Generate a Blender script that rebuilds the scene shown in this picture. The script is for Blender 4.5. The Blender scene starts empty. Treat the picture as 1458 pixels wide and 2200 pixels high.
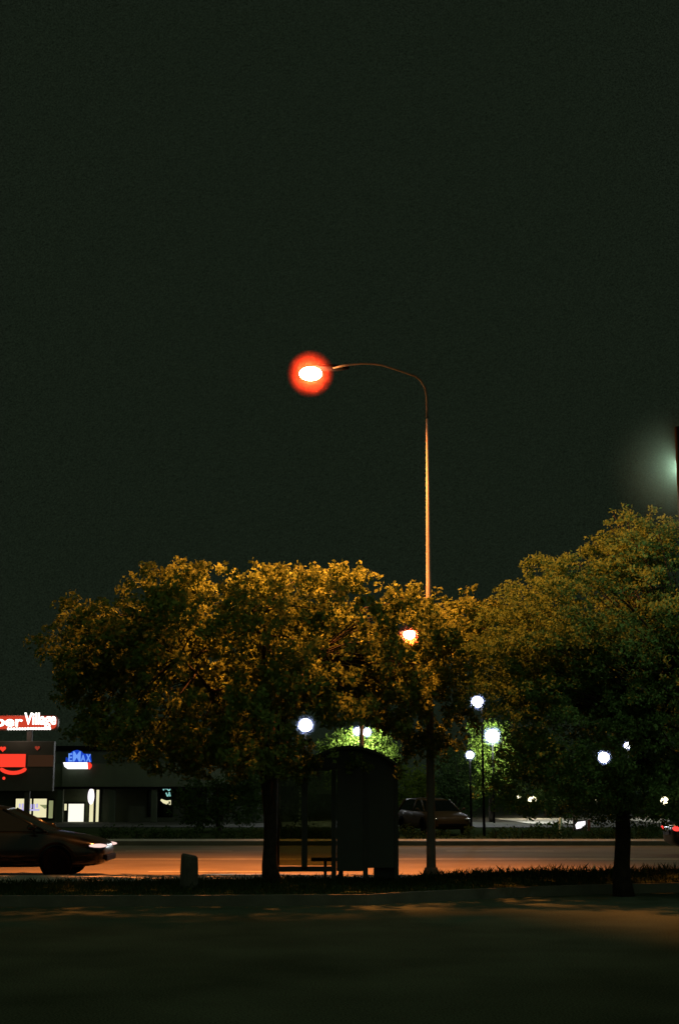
import bpy, math, random
import numpy as np
from mathutils import Vector, Matrix
R = math.radians
random.seed(7); rng = np.random.default_rng(7)
sc = bpy.context.scene
COL = sc.collection

# ------------------------------------------------------------------ camera
F = 50 / 36 * 2200
PITCH = math.atan(600 / F)
CAMZ = 1.65
cam_d = bpy.data.cameras.new('camera'); cam = bpy.data.objects.new('camera', cam_d); COL.objects.link(cam)
cam_d.sensor_fit = 'VERTICAL'; cam_d.sensor_height = 36; cam_d.sensor_width = 24; cam_d.lens = 50
cam_d.clip_end = 3000
cam.location = (0, 0, CAMZ); cam.rotation_euler = (R(90) + PITCH, 0, 0)
sc.camera = cam

def P(px, py, d):
    """point of the place seen at photo pixel (px,py), d metres away"""
    x = (px - 729) / F; y = (1100 - py) / F
    vy = -math.sin(PITCH) * y + math.cos(PITCH)
    vz = math.cos(PITCH) * y + math.sin(PITCH)
    s = d / vy
    return Vector((x * s, d, CAMZ + vz * s))
def G(px, py, z=0.0):
    x = (px - 729) / F; y = (1100 - py) / F
    vy = -math.sin(PITCH) * y + math.cos(PITCH)
    vz = math.cos(PITCH) * y + math.sin(PITCH)
    s = (z - CAMZ) / vz
    return Vector((x * s, vy * s, z))

# ------------------------------------------------------------------ materials
def mat(name):
    m = bpy.data.materials.new(name); m.use_nodes = True
    nt = m.node_tree; nt.nodes.clear()
    return m, nt, nt.nodes.new('ShaderNodeOutputMaterial')
def pbr(name, c, rough=.7, metal=0, var=.25, scale=6, bump=0, coat=0, spec=.5, grain=0, crough=.05):
    m, nt, out = mat(name); N = nt.nodes.new; L = nt.links.new
    b = N('ShaderNodeBsdfPrincipled')
    b.inputs['Roughness'].default_value = rough; b.inputs['Metallic'].default_value = metal
    b.inputs['Coat Weight'].default_value = coat; b.inputs['Coat Roughness'].default_value = crough
    b.inputs['Specular IOR Level'].default_value = spec
    tc = N('ShaderNodeTexCoord'); no = N('ShaderNodeTexNoise'); no.inputs['Scale'].default_value = scale; no.inputs['Detail'].default_value = 6
    L(tc.outputs['Object'], no.inputs['Vector'])
    rp = N('ShaderNodeValToRGB')
    rp.color_ramp.elements[0].position = .3; rp.color_ramp.elements[1].position = .7
    rp.color_ramp.elements[0].color = (*[v * (1 - var) for v in c], 1); rp.color_ramp.elements[1].color = (*[min(1, v * (1 + var)) for v in c], 1)
    L(no.outputs['Fac'], rp.inputs[0]); L(rp.outputs[0], b.inputs['Base Color'])
    if grain:      # pale and dark stones in the surface
        n3 = N('ShaderNodeTexNoise'); n3.inputs['Scale'].default_value = 55; n3.inputs['Detail'].default_value = 3; L(tc.outputs['Object'], n3.inputs['Vector'])
        m3 = N('ShaderNodeMapRange'); m3.inputs[1].default_value = .3; m3.inputs[2].default_value = .7; m3.inputs[3].default_value = 1 - grain; m3.inputs[4].default_value = 1 + grain
        L(n3.outputs['Fac'], m3.inputs[0])
        vm = N('ShaderNodeVectorMath'); vm.operation = 'SCALE'; L(rp.outputs[0], vm.inputs[0]); L(m3.outputs[0], vm.inputs['Scale']); L(vm.outputs[0], b.inputs['Base Color'])
    if bump:
        n2 = N('ShaderNodeTexNoise'); n2.inputs['Scale'].default_value = scale * 8; n2.inputs['Detail'].default_value = 4
        L(tc.outputs['Object'], n2.inputs['Vector'])
        bp = N('ShaderNodeBump'); bp.inputs['Strength'].default_value = bump; bp.inputs['Distance'].default_value = .02
        L(n2.outputs['Fac'], bp.inputs['Height']); L(bp.outputs[0], b.inputs['Normal'])
    L(b.outputs[0], out.inputs[0])
    return m
def emit(name, c, s):
    m, nt, out = mat(name); e = nt.nodes.new('ShaderNodeEmission')
    e.inputs[0].default_value = (*c, 1); e.inputs[1].default_value = s
    nt.links.new(e.outputs[0], out.inputs[0]); return m
def glow_glass(name, core, rim, p=.5):
    """frosted lamp glass that lets its bulb's light out; the rim colour paints the soft tinted fringe of the glow"""
    m, nt, out = mat(name); N = nt.nodes.new; L = nt.links.new
    lw = N('ShaderNodeLayerWeight'); lw.inputs[0].default_value = p
    rp = N('ShaderNodeValToRGB')
    rp.color_ramp.elements[0].position = .12; rp.color_ramp.elements[0].color = (*core, 1)
    rp.color_ramp.elements[1].position = .9; rp.color_ramp.elements[1].color = (*rim, 1)
    L(lw.outputs['Facing'], rp.inputs[0])
    e = N('ShaderNodeEmission'); L(rp.outputs[0], e.inputs[0])
    t = N('ShaderNodeBsdfTransparent'); a = N('ShaderNodeAddShader')
    L(e.outputs[0], a.inputs[0]); L(t.outputs[0], a.inputs[1]); L(a.outputs[0], out.inputs[0])
    return m
def leafmat(name, c1, c2, trans=.32):
    m, nt, out = mat(name); N = nt.nodes.new; L = nt.links.new
    geo = N('ShaderNodeNewGeometry'); rp = N('ShaderNodeValToRGB')
    rp.color_ramp.elements[0].color = (*c1, 1); rp.color_ramp.elements[1].color = (*c2, 1)
    L(geo.outputs['Random Per Island'], rp.inputs[0])
    d = N('ShaderNodeBsdfDiffuse'); t = N('ShaderNodeBsdfTranslucent'); g = N('ShaderNodeBsdfGlossy'); g.inputs['Roughness'].default_value = .45
    L(rp.outputs[0], d.inputs[0]); L(rp.outputs[0], t.inputs[0])
    mx = N('ShaderNodeMixShader'); mx.inputs[0].default_value = trans
    L(d.outputs[0], mx.inputs[1]); L(t.outputs[0], mx.inputs[2])
    m2 = N('ShaderNodeMixShader'); m2.inputs[0].default_value = .0
    L(mx.outputs[0], m2.inputs[1]); L(g.outputs[0], m2.inputs[2])
    L(m2.outputs[0], out.inputs[0]); return m
def tinted(name, c, gl=.06):
    m, nt, out = mat(name); N = nt.nodes.new; L = nt.links.new
    t = N('ShaderNodeBsdfTransparent'); t.inputs[0].default_value = (*c, 1)
    g = N('ShaderNodeBsdfGlossy'); g.inputs['Roughness'].default_value = .05
    mx = N('ShaderNodeMixShader'); mx.inputs[0].default_value = gl
    L(t.outputs[0], mx.inputs[1]); L(g.outputs[0], mx.inputs[2]); L(mx.outputs[0], out.inputs[0]); return m

M = dict(
    asphalt=pbr('asphalt', (.05, .064, .044), .9, scale=.6, var=.25, bump=.5, spec=0, grain=.6),
    road=pbr('worn_concrete_road', (.18, .16, .125), .85, scale=.5, var=.2, bump=.3, spec=.05, grain=.22),
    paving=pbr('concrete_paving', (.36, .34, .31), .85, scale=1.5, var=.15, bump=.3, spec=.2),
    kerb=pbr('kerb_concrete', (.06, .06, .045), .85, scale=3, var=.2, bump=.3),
    soil=pbr('turf', (.03, .042, .018), .95, scale=3, var=.45, bump=.6, spec=0),
    lot=pbr('lot_paving', (.028, .03, .022), .9, scale=.4, var=.25, spec=.1),
    paint=pbr('road_paint', (.7, .66, .5), .7, scale=4, var=.2),
    bark=pbr('bark', (.022, .018, .013), .9, scale=9, var=.5, bump=.8, spec=.1),
    bark2=pbr('bark_reddish', (.022, .016, .012), .9, scale=9, var=.4, bump=.8, spec=.1),
    pole=pbr('bronze_pole_paint', (.105, .09, .085), .85, metal=0, scale=4, var=.15),
    dark=pbr('dark_metal', (.012, .013, .011), .7, scale=5, var=.25),
    panel=pbr('dark_panel', (.009, .012, .008), .6, scale=4, var=.3),
    wood=pbr('weathered_wood', (.035, .034, .025), .9, scale=7, var=.4, bump=.8),
    wall=pbr('painted_block_wall', (.022, .03, .015), .9, scale=2, var=.2, bump=.2),
    fascia=pbr('fascia_panel', (.036, .048, .024), .8, scale=1.5, var=.2),
    trim=pbr('dark_trim', (.003, .003, .003), .7, spec=.03),
    carpaint=pbr('dark_green_car_paint', (.0014, .002, .0015), .3, coat=.35, spec=.08, crough=.14, var=.05),
    tanpaint=pbr('tan_car_paint', (.035, .021, .007), .6, coat=.02, spec=.1, var=.05),
    redpaint=pbr('dark_red_car_paint', (.1, .012, .01), .35, coat=1, var=.05),
    carglass=pbr('dark_car_glass', (.002, .003, .0025), .08, var=.0, spec=.2),
    headpaint=pbr('black_lamp_paint', (.004, .004, .004), .9, spec=.05),
    shaded_arm=pbr('pole_paint_shaded', (.045, .04, .032), .9, spec=.1),  # pole paint darkened to stand for the lamp head's shade
    tyre=pbr('tyre_rubber', (.002, .002, .002), .9, var=.2, scale=20, spec=.02),
    rim=pbr('wheel_rim_alloy', (.006, .006, .006), .5, var=.1, spec=.1),
    chrome=pbr('chrome', (.6, .6, .58), .2, metal=1, var=.05),
    poststake=pbr('pale_marker_paint', (.55, .75, .68), .6, var=.1),
    redpost=pbr('dark_red_metal', (.16, .02, .012), .5),
    leaf=leafmat('leaf_broad', (.062, .1, .024), (.135, .178, .044)),
    leaf2=leafmat('leaf_fine', (.06, .115, .032), (.105, .17, .048)),
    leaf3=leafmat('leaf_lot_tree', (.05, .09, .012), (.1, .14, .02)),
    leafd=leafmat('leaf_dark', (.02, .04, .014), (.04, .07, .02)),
    blade=leafmat('grass_blade', (.016, .027, .01), (.03, .042, .015), .3),
    glass=tinted('tinted_shelter_glass', (.46, .48, .3), .012),
    sodium=glow_glass('sodium_refractor', (60, 40, 28), (30, 16, 9)),
    metalhalide=glow_glass('metal_halide_lens', (6, 6.2, 7), (.12, .14, 1.1), .45),
    warmglobe=glow_glass('warm_globe', (2.2, 2, 1.3), (.5, .42, .15), .45),
    e_win=emit('lit_shop_window', (1, .93, .55), .85),
    e_winw=emit('lit_shop_window_white', (1, .98, .82), 1.1),
    e_dim=emit('lit_shop_window_dim', (.55, .6, .28), .45),
    e_pink=emit('lit_white_banner', (1, .9, 1), 1.5),
    e_white=emit('sign_white', (1, .95, .85), 2.6),
    e_redhalo=emit('sign_red_halo', (1, .09, .04), .6),
    e_red=emit('neon_red', (1, .05, .025), 1.05),
    e_reddim=emit('neon_red_dim', (.5, .06, .03), .55),
    e_brown=emit('panel_dim_glow', (.055, .025, .012), .6),
    e_blue=emit('letter_blue_light', (.16, .36, 1), .95),
    e_bluedeep=emit('letter_blue_side', (.01, .06, .6), .9),
    e_bluewhite=emit('sign_bar_white', (1, .97, 1), 1.6),
    e_cyan=emit('neon_cyan', (.35, .8, .75), .75),
    e_lav=emit('window_lettering_lavender', (.55, .5, .9), .9),
    e_panel=emit('sign_panel_white', (1, .93, .97), 1.6),
    e_head=emit('headlight_lens', (1, .66, .58), 1.15),
    e_tail=emit('taillight_lens', (1, .05, .04), 1.6),
)

# ------------------------------------------------------------------ mesh helpers
class MB:
    def __init__(s): s.v = []; s.f = []
    def add(s, vs, fs):
        o = len(s.v); s.v += [tuple(v) for v in vs]; s.f += [tuple(i + o for i in f) for f in fs]; return s
    def box(s, c, sz, rz=0, taper=1.0, bev=0.0):
        hx, hy, hz = sz[0] / 2, sz[1] / 2, sz[2] / 2
        ca, sa = math.cos(rz), math.sin(rz); vs = []
        b = min(bev, hx * .9, hy * .9, hz * .9)
        rings = [(-hz, b, 1)] if not b else [(-hz, b, 1), (-hz + b, 0, 1), (hz - b, 0, taper), (hz, b, taper)]
        if not b: rings = [(-hz, 0, 1), (hz, 0, taper)]
        for z, ins, t in rings:
            for x, y in ((-1, -1), (1, -1), (1, 1), (-1, 1)):
                X, Y = x * (hx - ins) * t, y * (hy - ins) * t
                vs.append((c[0] + X * ca - Y * sa, c[1] + X * sa + Y * ca, c[2] + z))
        n = len(rings); fs = [(3, 2, 1, 0), tuple(4 * (n - 1) + i for i in range(4))]
        for k in range(n - 1):
            for i in range(4): fs.append((4 * k + i, 4 * k + (i + 1) % 4, 4 * k + 4 + (i + 1) % 4, 4 * k + 4 + i))
        return s.add(vs, fs)
    def tube(s, pts, rad, n=8, cap=True):
        pts = [Vector(p) for p in pts]
        if not isinstance(rad, (list, tuple)): rad = [rad] * len(pts)
        vs = []; fs = []; up = None
        for i, p in enumerate(pts):
            t = (pts[min(i + 1, len(pts) - 1)] - pts[max(i - 1, 0)]).normalized()
            if up is None: up = Vector((0, 1, 0)) if abs(t.y) < .9 else Vector((1, 0, 0))
            a = t.cross(up).normalized(); b = t.cross(a).normalized(); up = -b if False else up
            for k in range(n):
                w = 2 * math.pi * k / n
                vs.append(p + a * math.cos(w) * rad[i] + b * math.sin(w) * rad[i])
        for i in range(len(pts) - 1):
            for k in range(n): fs.append((i * n + k, i * n + (k + 1) % n, (i + 1) * n + (k + 1) % n, (i + 1) * n + k))
        if cap: fs.append(tuple(range(n - 1, -1, -1))); fs.append(tuple((len(pts) - 1) * n + k for k in range(n)))
        return s.add(vs, fs)
    def lathe(s, c, prof, n=20, axis='z', sx=1, sy=1):
        vs = []; fs = []
        for r, h in prof:
            for k in range(n):
                w = 2 * math.pi * k / n; a, b = r * math.cos(w) * sx, r * math.sin(w) * sy
                v = (a, b, h) if axis == 'z' else (a, h, b)
                vs.append((c[0] + v[0], c[1] + v[1], c[2] + v[2]))
        for i in range(len(prof) - 1):
            for k in range(n): fs.append((i * n + k, i * n + (k + 1) % n, (i + 1) * n + (k + 1) % n, (i + 1) * n + k))
        fs.append(tuple(range(n - 1, -1, -1))); fs.append(tuple((len(prof) - 1) * n + k for k in range(n)))
        return s.add(vs, fs)
    def ball(s, c, rx, ry=None, rz=None, n=20, m=12):
        ry = ry or rx; rz = rz or rx
        vs = [(c[0], c[1], c[2] - rz)]; fs = []
        for i in range(1, m):
            a = -math.pi / 2 + math.pi * i / m
            for k in range(n):
                w = 2 * math.pi * k / n
                vs.append((c[0] + rx * math.cos(a) * math.cos(w), c[1] + ry * math.cos(a) * math.sin(w), c[2] + rz * math.sin(a)))
        vs.append((c[0], c[1], c[2] + rz)); top = len(vs) - 1
        for k in range(n):
            fs.append((0, 1 + (k + 1) % n, 1 + k)); fs.append((top, 1 + (m - 2) * n + k, 1 + (m - 2) * n + (k + 1) % n))
        for i in range(m - 2):
            for k in range(n): fs.append((1 + i * n + k, 1 + i * n + (k + 1) % n, 1 + (i + 1) * n + (k + 1) % n, 1 + (i + 1) * n + k))
        return s.add(vs, fs)
    def slab(s, poly, y0, y1):
        """outline in x,z given a thickness in y"""
        n = len(poly); vs = [(x, y0, z) for x, z in poly] + [(x, y1, z) for x, z in poly]
        fs = [tuple(range(n)), tuple(range(2 * n - 1, n - 1, -1))] + [(i, i + n, (i + 1) % n + n, (i + 1) % n) for i in range(n)]
        return s.add(vs, fs)
    def build(s, name, m, parent=None, smooth=False):
        me = bpy.data.meshes.new(name); me.from_pydata(s.v, [], s.f); me.update()
        me.materials.append(m)
        if smooth: me.polygons.foreach_set('use_smooth', [True] * len(me.polygons))
        o = bpy.data.objects.new(name, me); COL.objects.link(o)
        if parent:
            o.parent = parent; o.location = -parent.location if parent.parent is None and not parent.get('local') else (0, 0, 0)
        return o
def tag(o, label=None, cat=None, group=None, kind=None):
    if label: o['label'] = label
    if cat: o['category'] = cat
    if group: o['group'] = group
    if kind: o['kind'] = kind
    return o
def thing(name, loc, label, cat, group=None, local=False):
    o = bpy.data.objects.new(name, None); COL.objects.link(o); o.location = loc; o.empty_display_size = .2
    if local: o['local'] = 1
    return tag(o, label, cat, group)
def lamp(name, loc, watts, color, parent, radius=.1, spot=None, aim=None, blend=.6):
    l = bpy.data.lights.new(name, 'SPOT' if spot else 'POINT'); l.energy = watts; l.color = color; l.shadow_soft_size = radius
    o = bpy.data.objects.new(name, l); COL.objects.link(o)
    if spot:
        l.spot_size = R(spot); l.spot_blend = blend
        o.rotation_euler = Vector(aim).to_track_quat('-Z', 'Y').to_euler()
    if parent:
        o.parent = parent; o.location = Vector(loc) - parent.location
    else: o.location = loc
    return o
def sheet(name, poly, m, z=0.0, kind='structure'):
    me = bpy.data.meshes.new(name); me.from_pydata([(x, y, z) for x, y in poly], [], [tuple(range(len(poly)))]); me.update()
    if me.polygons[0].normal.z < 0: me.flip_normals()
    me.materials.append(m); o = bpy.data.objects.new(name, me); COL.objects.link(o); o['kind'] = kind; return o
def text_mesh(ch, name, m, parent, loc, size, depth=.03, sx=1.0, bold=.0, shear=0):
    cu = bpy.data.curves.new('lettering', 'FONT'); cu.body = ch; cu.size = 1; cu.extrude = depth / 2; cu.offset = bold; cu.shear = shear
    t = bpy.data.objects.new('lettering', cu); COL.objects.link(t)
    dg = bpy.context.evaluated_depsgraph_get()
    me = bpy.data.meshes.new_from_object(t.evaluated_get(dg))
    bpy.data.objects.remove(t)
    xs = [v.co.x for v in me.vertices]; ys = [v.co.y for v in me.vertices]
    h = max(ys) - min(ys); x0, y0 = min(xs), min(ys)
    k = size / h
    for v in me.vertices:
        x, y, z = (v.co.x - x0) * k * sx, (v.co.y - y0) * k, v.co.z
        v.co = (x, -z, y)
    w = (max(xs) - x0) * k * sx
    me.materials.clear(); me.materials.append(m)
    o = bpy.data.objects.new(name, me); COL.objects.link(o); o.parent = parent
    o.location = Vector(loc) - parent.location
    return o, w

# ------------------------------------------------------------------ sky and added fill light
w = bpy.data.worlds.new('World'); sc.world = w; w.use_nodes = True
nt = w.node_tree; nt.nodes.clear()
N = nt.nodes.new; L = nt.links.new
out = N('ShaderNodeOutputWorld'); bg = N('ShaderNodeBackground')
sky = N('ShaderNodeTexSky'); sky.sky_type = 'NISHITA'; sky.sun_disc = False; sky.sun_elevation = R(-8); sky.sun_rotation = R(200)
mixn = N('ShaderNodeMixRGB'); mixn.blend_type = 'ADD'; mixn.inputs[0].default_value = .002
mixn.inputs[1].default_value = (.0075, .0115, .0068, 1)
tcw = N('ShaderNodeTexCoord'); nw = N('ShaderNodeTexNoise'); nw.inputs['Scale'].default_value = 1100; nw.inputs['Detail'].default_value = 2
L(tcw.outputs['Generated'], nw.inputs['Vector'])
mw = N('ShaderNodeMapRange'); mw.inputs[1].default_value = .25; mw.inputs[2].default_value = .75; mw.inputs[3].default_value = .45; mw.inputs[4].default_value = 1.5; L(nw.outputs['Fac'], mw.inputs[0])
vw = N('ShaderNodeVectorMath'); vw.operation = 'SCALE'; L(mixn.outputs[0], vw.inputs[0]); L(mw.outputs[0], vw.inputs['Scale'])
L(sky.outputs[0], mixn.inputs[2]); L(vw.outputs[0], bg.inputs[0]); bg.inputs[1].default_value = 1; L(bg.outputs[0], out.inputs[0])
sl = bpy.data.lights.new('fill_sun', 'SUN'); sl.energy = .48; sl.angle = R(170); sl.color = (.75, 1, .62)  # added fill from behind the camera, lifts the dark tones
so = bpy.data.objects.new('fill_sun', sl); COL.objects.link(so); so.location = (0, 0, 60); so.rotation_euler = (R(78), 0, 0)

# ------------------------------------------------------------------ ground, road, kerbs
LAWN = .14
sheet('ground', [(-400, -60), (400, -60), (400, 900), (-400, 900)], M['soil'], -.02)
sheet('parking_lot', [(-60, -20), (60, -20), (60, 25.2), (-60, 25.2)], M['asphalt'], 0)
kl = [(-60, 21.0), (-14, 21.2), (-2, 21.5), (.4, 21.7), (1.2, 22.3), (2.6, 23.15), (4.1, 23.95), (5.6, 24.4), (9, 24.8), (60, 25.1)]   # kerb of the grass strip
el = [(-60, 23.8), (-9, 24.0), (-6, 24.35), (-3, 25.2), (-1, 25.8), (2, 26.1), (9, 26.4), (60, 26.6)]                                  # grass meets the pavement
def lerpline(line, x):
    for (a, b), (c, d) in zip(line, line[1:]):
        if a <= x <= c: return b + (d - b) * (x - a) / (c - a)
    return line[-1][1]
xs = [-60, -40, -25, -16] + [-12 + .4 * i for i in range(66)] + [16, 25, 40, 60]
nrm = 14
def lawn_h(x, t, d):
    h = LAWN
    if x > 1.2: h += .13 * min(1, (x - 1.2) / 1.5) * math.sin(math.pi * min(1, t * .95 + .05)) ** 2
    return h + .012 * math.sin(x * 3.1 + t * 5) * math.sin(t * math.pi)
mb = MB()
vs = []
for x in xs:
    a, b = lerpline(kl, x) + .15, lerpline(el, x)
    for j in range(nrm + 1):
        t = j / nrm; vs.append((x, a + (b - a) * t, lawn_h(x, t, 0)))
fs = [(i * (nrm + 1) + j, (i + 1) * (nrm + 1) + j, (i + 1) * (nrm + 1) + j + 1, i * (nrm + 1) + j + 1) for i in range(len(xs) - 1) for j in range(nrm)]
mb.add(vs, fs); o = mb.build('grass_verge', M['soil'], smooth=True); o['kind'] = 'structure'
def ribbon(name, line, w, z0, z1, m, gaps=()):
    mb = MB(); pts = line
    xs2 = sorted(set([p[0] for p in pts] + [-12 + .5 * i for i in range(50)]))
    for a, b in zip(xs2, xs2[1:]):
        ya, yb = lerpline(pts, a), lerpline(pts, b)
        q = [(a, ya), (b, yb), (b, yb + w), (a, ya + w)]
        vs = [(x, y, z0) for x, y in q] + [(x, y, z1) for x, y in q]
        mb.add(vs, [(4, 5, 6, 7), (0, 1, 5, 4), (2, 3, 7, 6), (1, 2, 6, 5), (3, 0, 4, 7)])
    o = mb.build(name, m); o['kind'] = 'structure'; return o
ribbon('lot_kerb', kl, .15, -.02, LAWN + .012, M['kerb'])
# near pavement, road, far pavement
sheet('pavement', [(x, y) for x, y in el] + [(60, 27.0), (-60, 27.0)], M['paving'], .13)
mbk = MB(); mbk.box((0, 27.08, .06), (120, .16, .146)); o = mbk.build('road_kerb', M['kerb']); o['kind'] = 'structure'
sheet('road', [(-120, 27.16), (120, 27.16), (120, 45.2), (-120, 45.2)], M['road'], .0)
for k, (yy, x0, x1, wd) in enumerate([(30.6, -40, 40, .12), (36.0, -60, 60, .11), (36.3, -60, 60, .11), (41, -60, 60, .12)]):
    mb = MB()
    if k in (0, 3):
        x = x0
        while x < x1:
            mb.add([(x, yy, .004), (x + 3, yy, .004), (x + 3, yy + wd, .004), (x, yy + wd, .004)], [(0, 1, 2, 3)]); x += 9
    else: mb.add([(x0, yy, .004), (x1, yy, .004), (x1, yy + wd, .004), (x0, yy + wd, .004)], [(0, 1, 2, 3)])
    o = mb.build('road_marking', M['paint']); o['kind'] = 'structure'
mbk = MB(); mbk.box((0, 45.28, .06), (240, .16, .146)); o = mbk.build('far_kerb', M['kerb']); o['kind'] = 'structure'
sheet('far_pavement', [(-120, 45.36), (120, 45.36), (120, 47.4), (-120, 47.4)], M['paving'], .13)
sheet('far_lot', [(-120, 68), (120, 68), (120, 150), (-120, 150)], M['lot'], .004)
lit_strip = [(P(1108, 1763, 81).x, 74.5), (P(1212, 1763, 81).x, 74.5), (P(1212, 1763, 81).x + 1, 88), (P(1108, 1763, 81).x - .5, 88)]
sheet('lit_ground_strip', lit_strip, pbr('pale_lit_ground', (.45, .42, .34), .9, scale=1.2, var=.25), .03)  # pale sheet paints the lamp-lit ground of the far car park
sheet('lit_ground_strip', [(P(1380, 1766, 80).x, 74.5), (P(1480, 1766, 80).x, 74.5), (P(1480, 1766, 80).x, 88), (P(1380, 1766, 80).x, 88)], bpy.data.materials['pale_lit_ground'], .03)  # second pale strip, lamplight on the ground put into its colour
# ------------------------------------------------------------------ grass blades on the verge
def blades(n, xr, hmin, hmax, edge=False, seed=1):
    g = np.random.default_rng(seed)
    x = g.uniform(xr[0], xr[1], n); t = g.uniform(0, 1, n) ** (.4 if edge else 1)
    hh = g.uniform(hmin, hmax, n); V = np.zeros((n, 4, 3)); 
    for i in range(n):
        a, b = lerpline(kl, x[i]) + .15, lerpline(el, x[i])
        y = a + (b - a) * t[i]; z = lawn_h(x[i], t[i], 0) - .01
        an = g.uniform(0, 6.28); wx, wy = math.cos(an) * .006, math.sin(an) * .006
        lx, ly = g.normal(0, .35, 2) * hh[i]
        V[i] = ((x[i] - wx, y - wy, z), (x[i] + wx, y + wy, z), (x[i] + wx * .8 + lx * .4, y + wy * .8 + ly * .4, z + hh[i] * .6), (x[i] + lx, y + ly, z + hh[i]))
    return V
def quads(name, V, m, parent=None):
    n = len(V); me = bpy.data.meshes.new(name)
    me.vertices.add(n * 4); me.vertices.foreach_set('co', V.reshape(-1))
    me.loops.add(n * 4); me.loops.foreach_set('vertex_index', np.arange(n * 4, dtype=np.int32))
    me.polygons.add(n); me.polygons.foreach_set('loop_start', np.arange(0, n * 4, 4, dtype=np.int32))
    me.polygons.foreach_set('loop_total', np.full(n, 4, dtype=np.int32))
    me.update(calc_edges=True); me.validate(); me.materials.append(m)
    o = bpy.data.objects.new(name, me); COL.objects.link(o)
    if parent: o.parent = parent; o.location = -parent.location
    return o
V = np.concatenate([blades(14000, (-7.5, 7.5), .04, .1, seed=1), blades(6000, (-7.5, 7.5), .06, .13, True, 2), blades(2600, (1.4, 7.5), .08, .2, True, 3)])
tag(quads('grass', V, M['blade']), 'short rough grass covering the verge between lot and road', 'grass', kind='stuff')

# ------------------------------------------------------------------ trees
def leaf_quads(centers, radii, per, size, g, droop=0.0, flat=1.0):
    n = sum(per); c = np.repeat(centers, per, axis=0); r = np.repeat(radii, per)[:, None]
    d = g.normal(0, 1, (n, 3)); d /= np.linalg.norm(d, axis=1)[:, None]
    d *= (g.uniform(0, 1, (n, 1)) ** .45) * r; d[:, 2] *= flat
    p = c + d
    a = g.normal(0, 1, (n, 3)); a[:, 2] -= droop; a /= np.linalg.norm(a, axis=1)[:, None]
    b = g.normal(0, 1, (n, 3)); b -= (b * a).sum(1)[:, None] * a; b /= np.linalg.norm(b, axis=1)[:, None]
    nn = np.cross(a, b)
    s = (size * g.uniform(.65, 1.3, n))[:, None]
    V = np.zeros((n, 4, 3))
    V[:, 0] = p - a * s * .5; V[:, 2] = p + a * s * .5
    V[:, 1] = p + b * s * .3 + nn * s * .08; V[:, 3] = p - b * s * .3 + nn * s * .08
    return V
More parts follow.
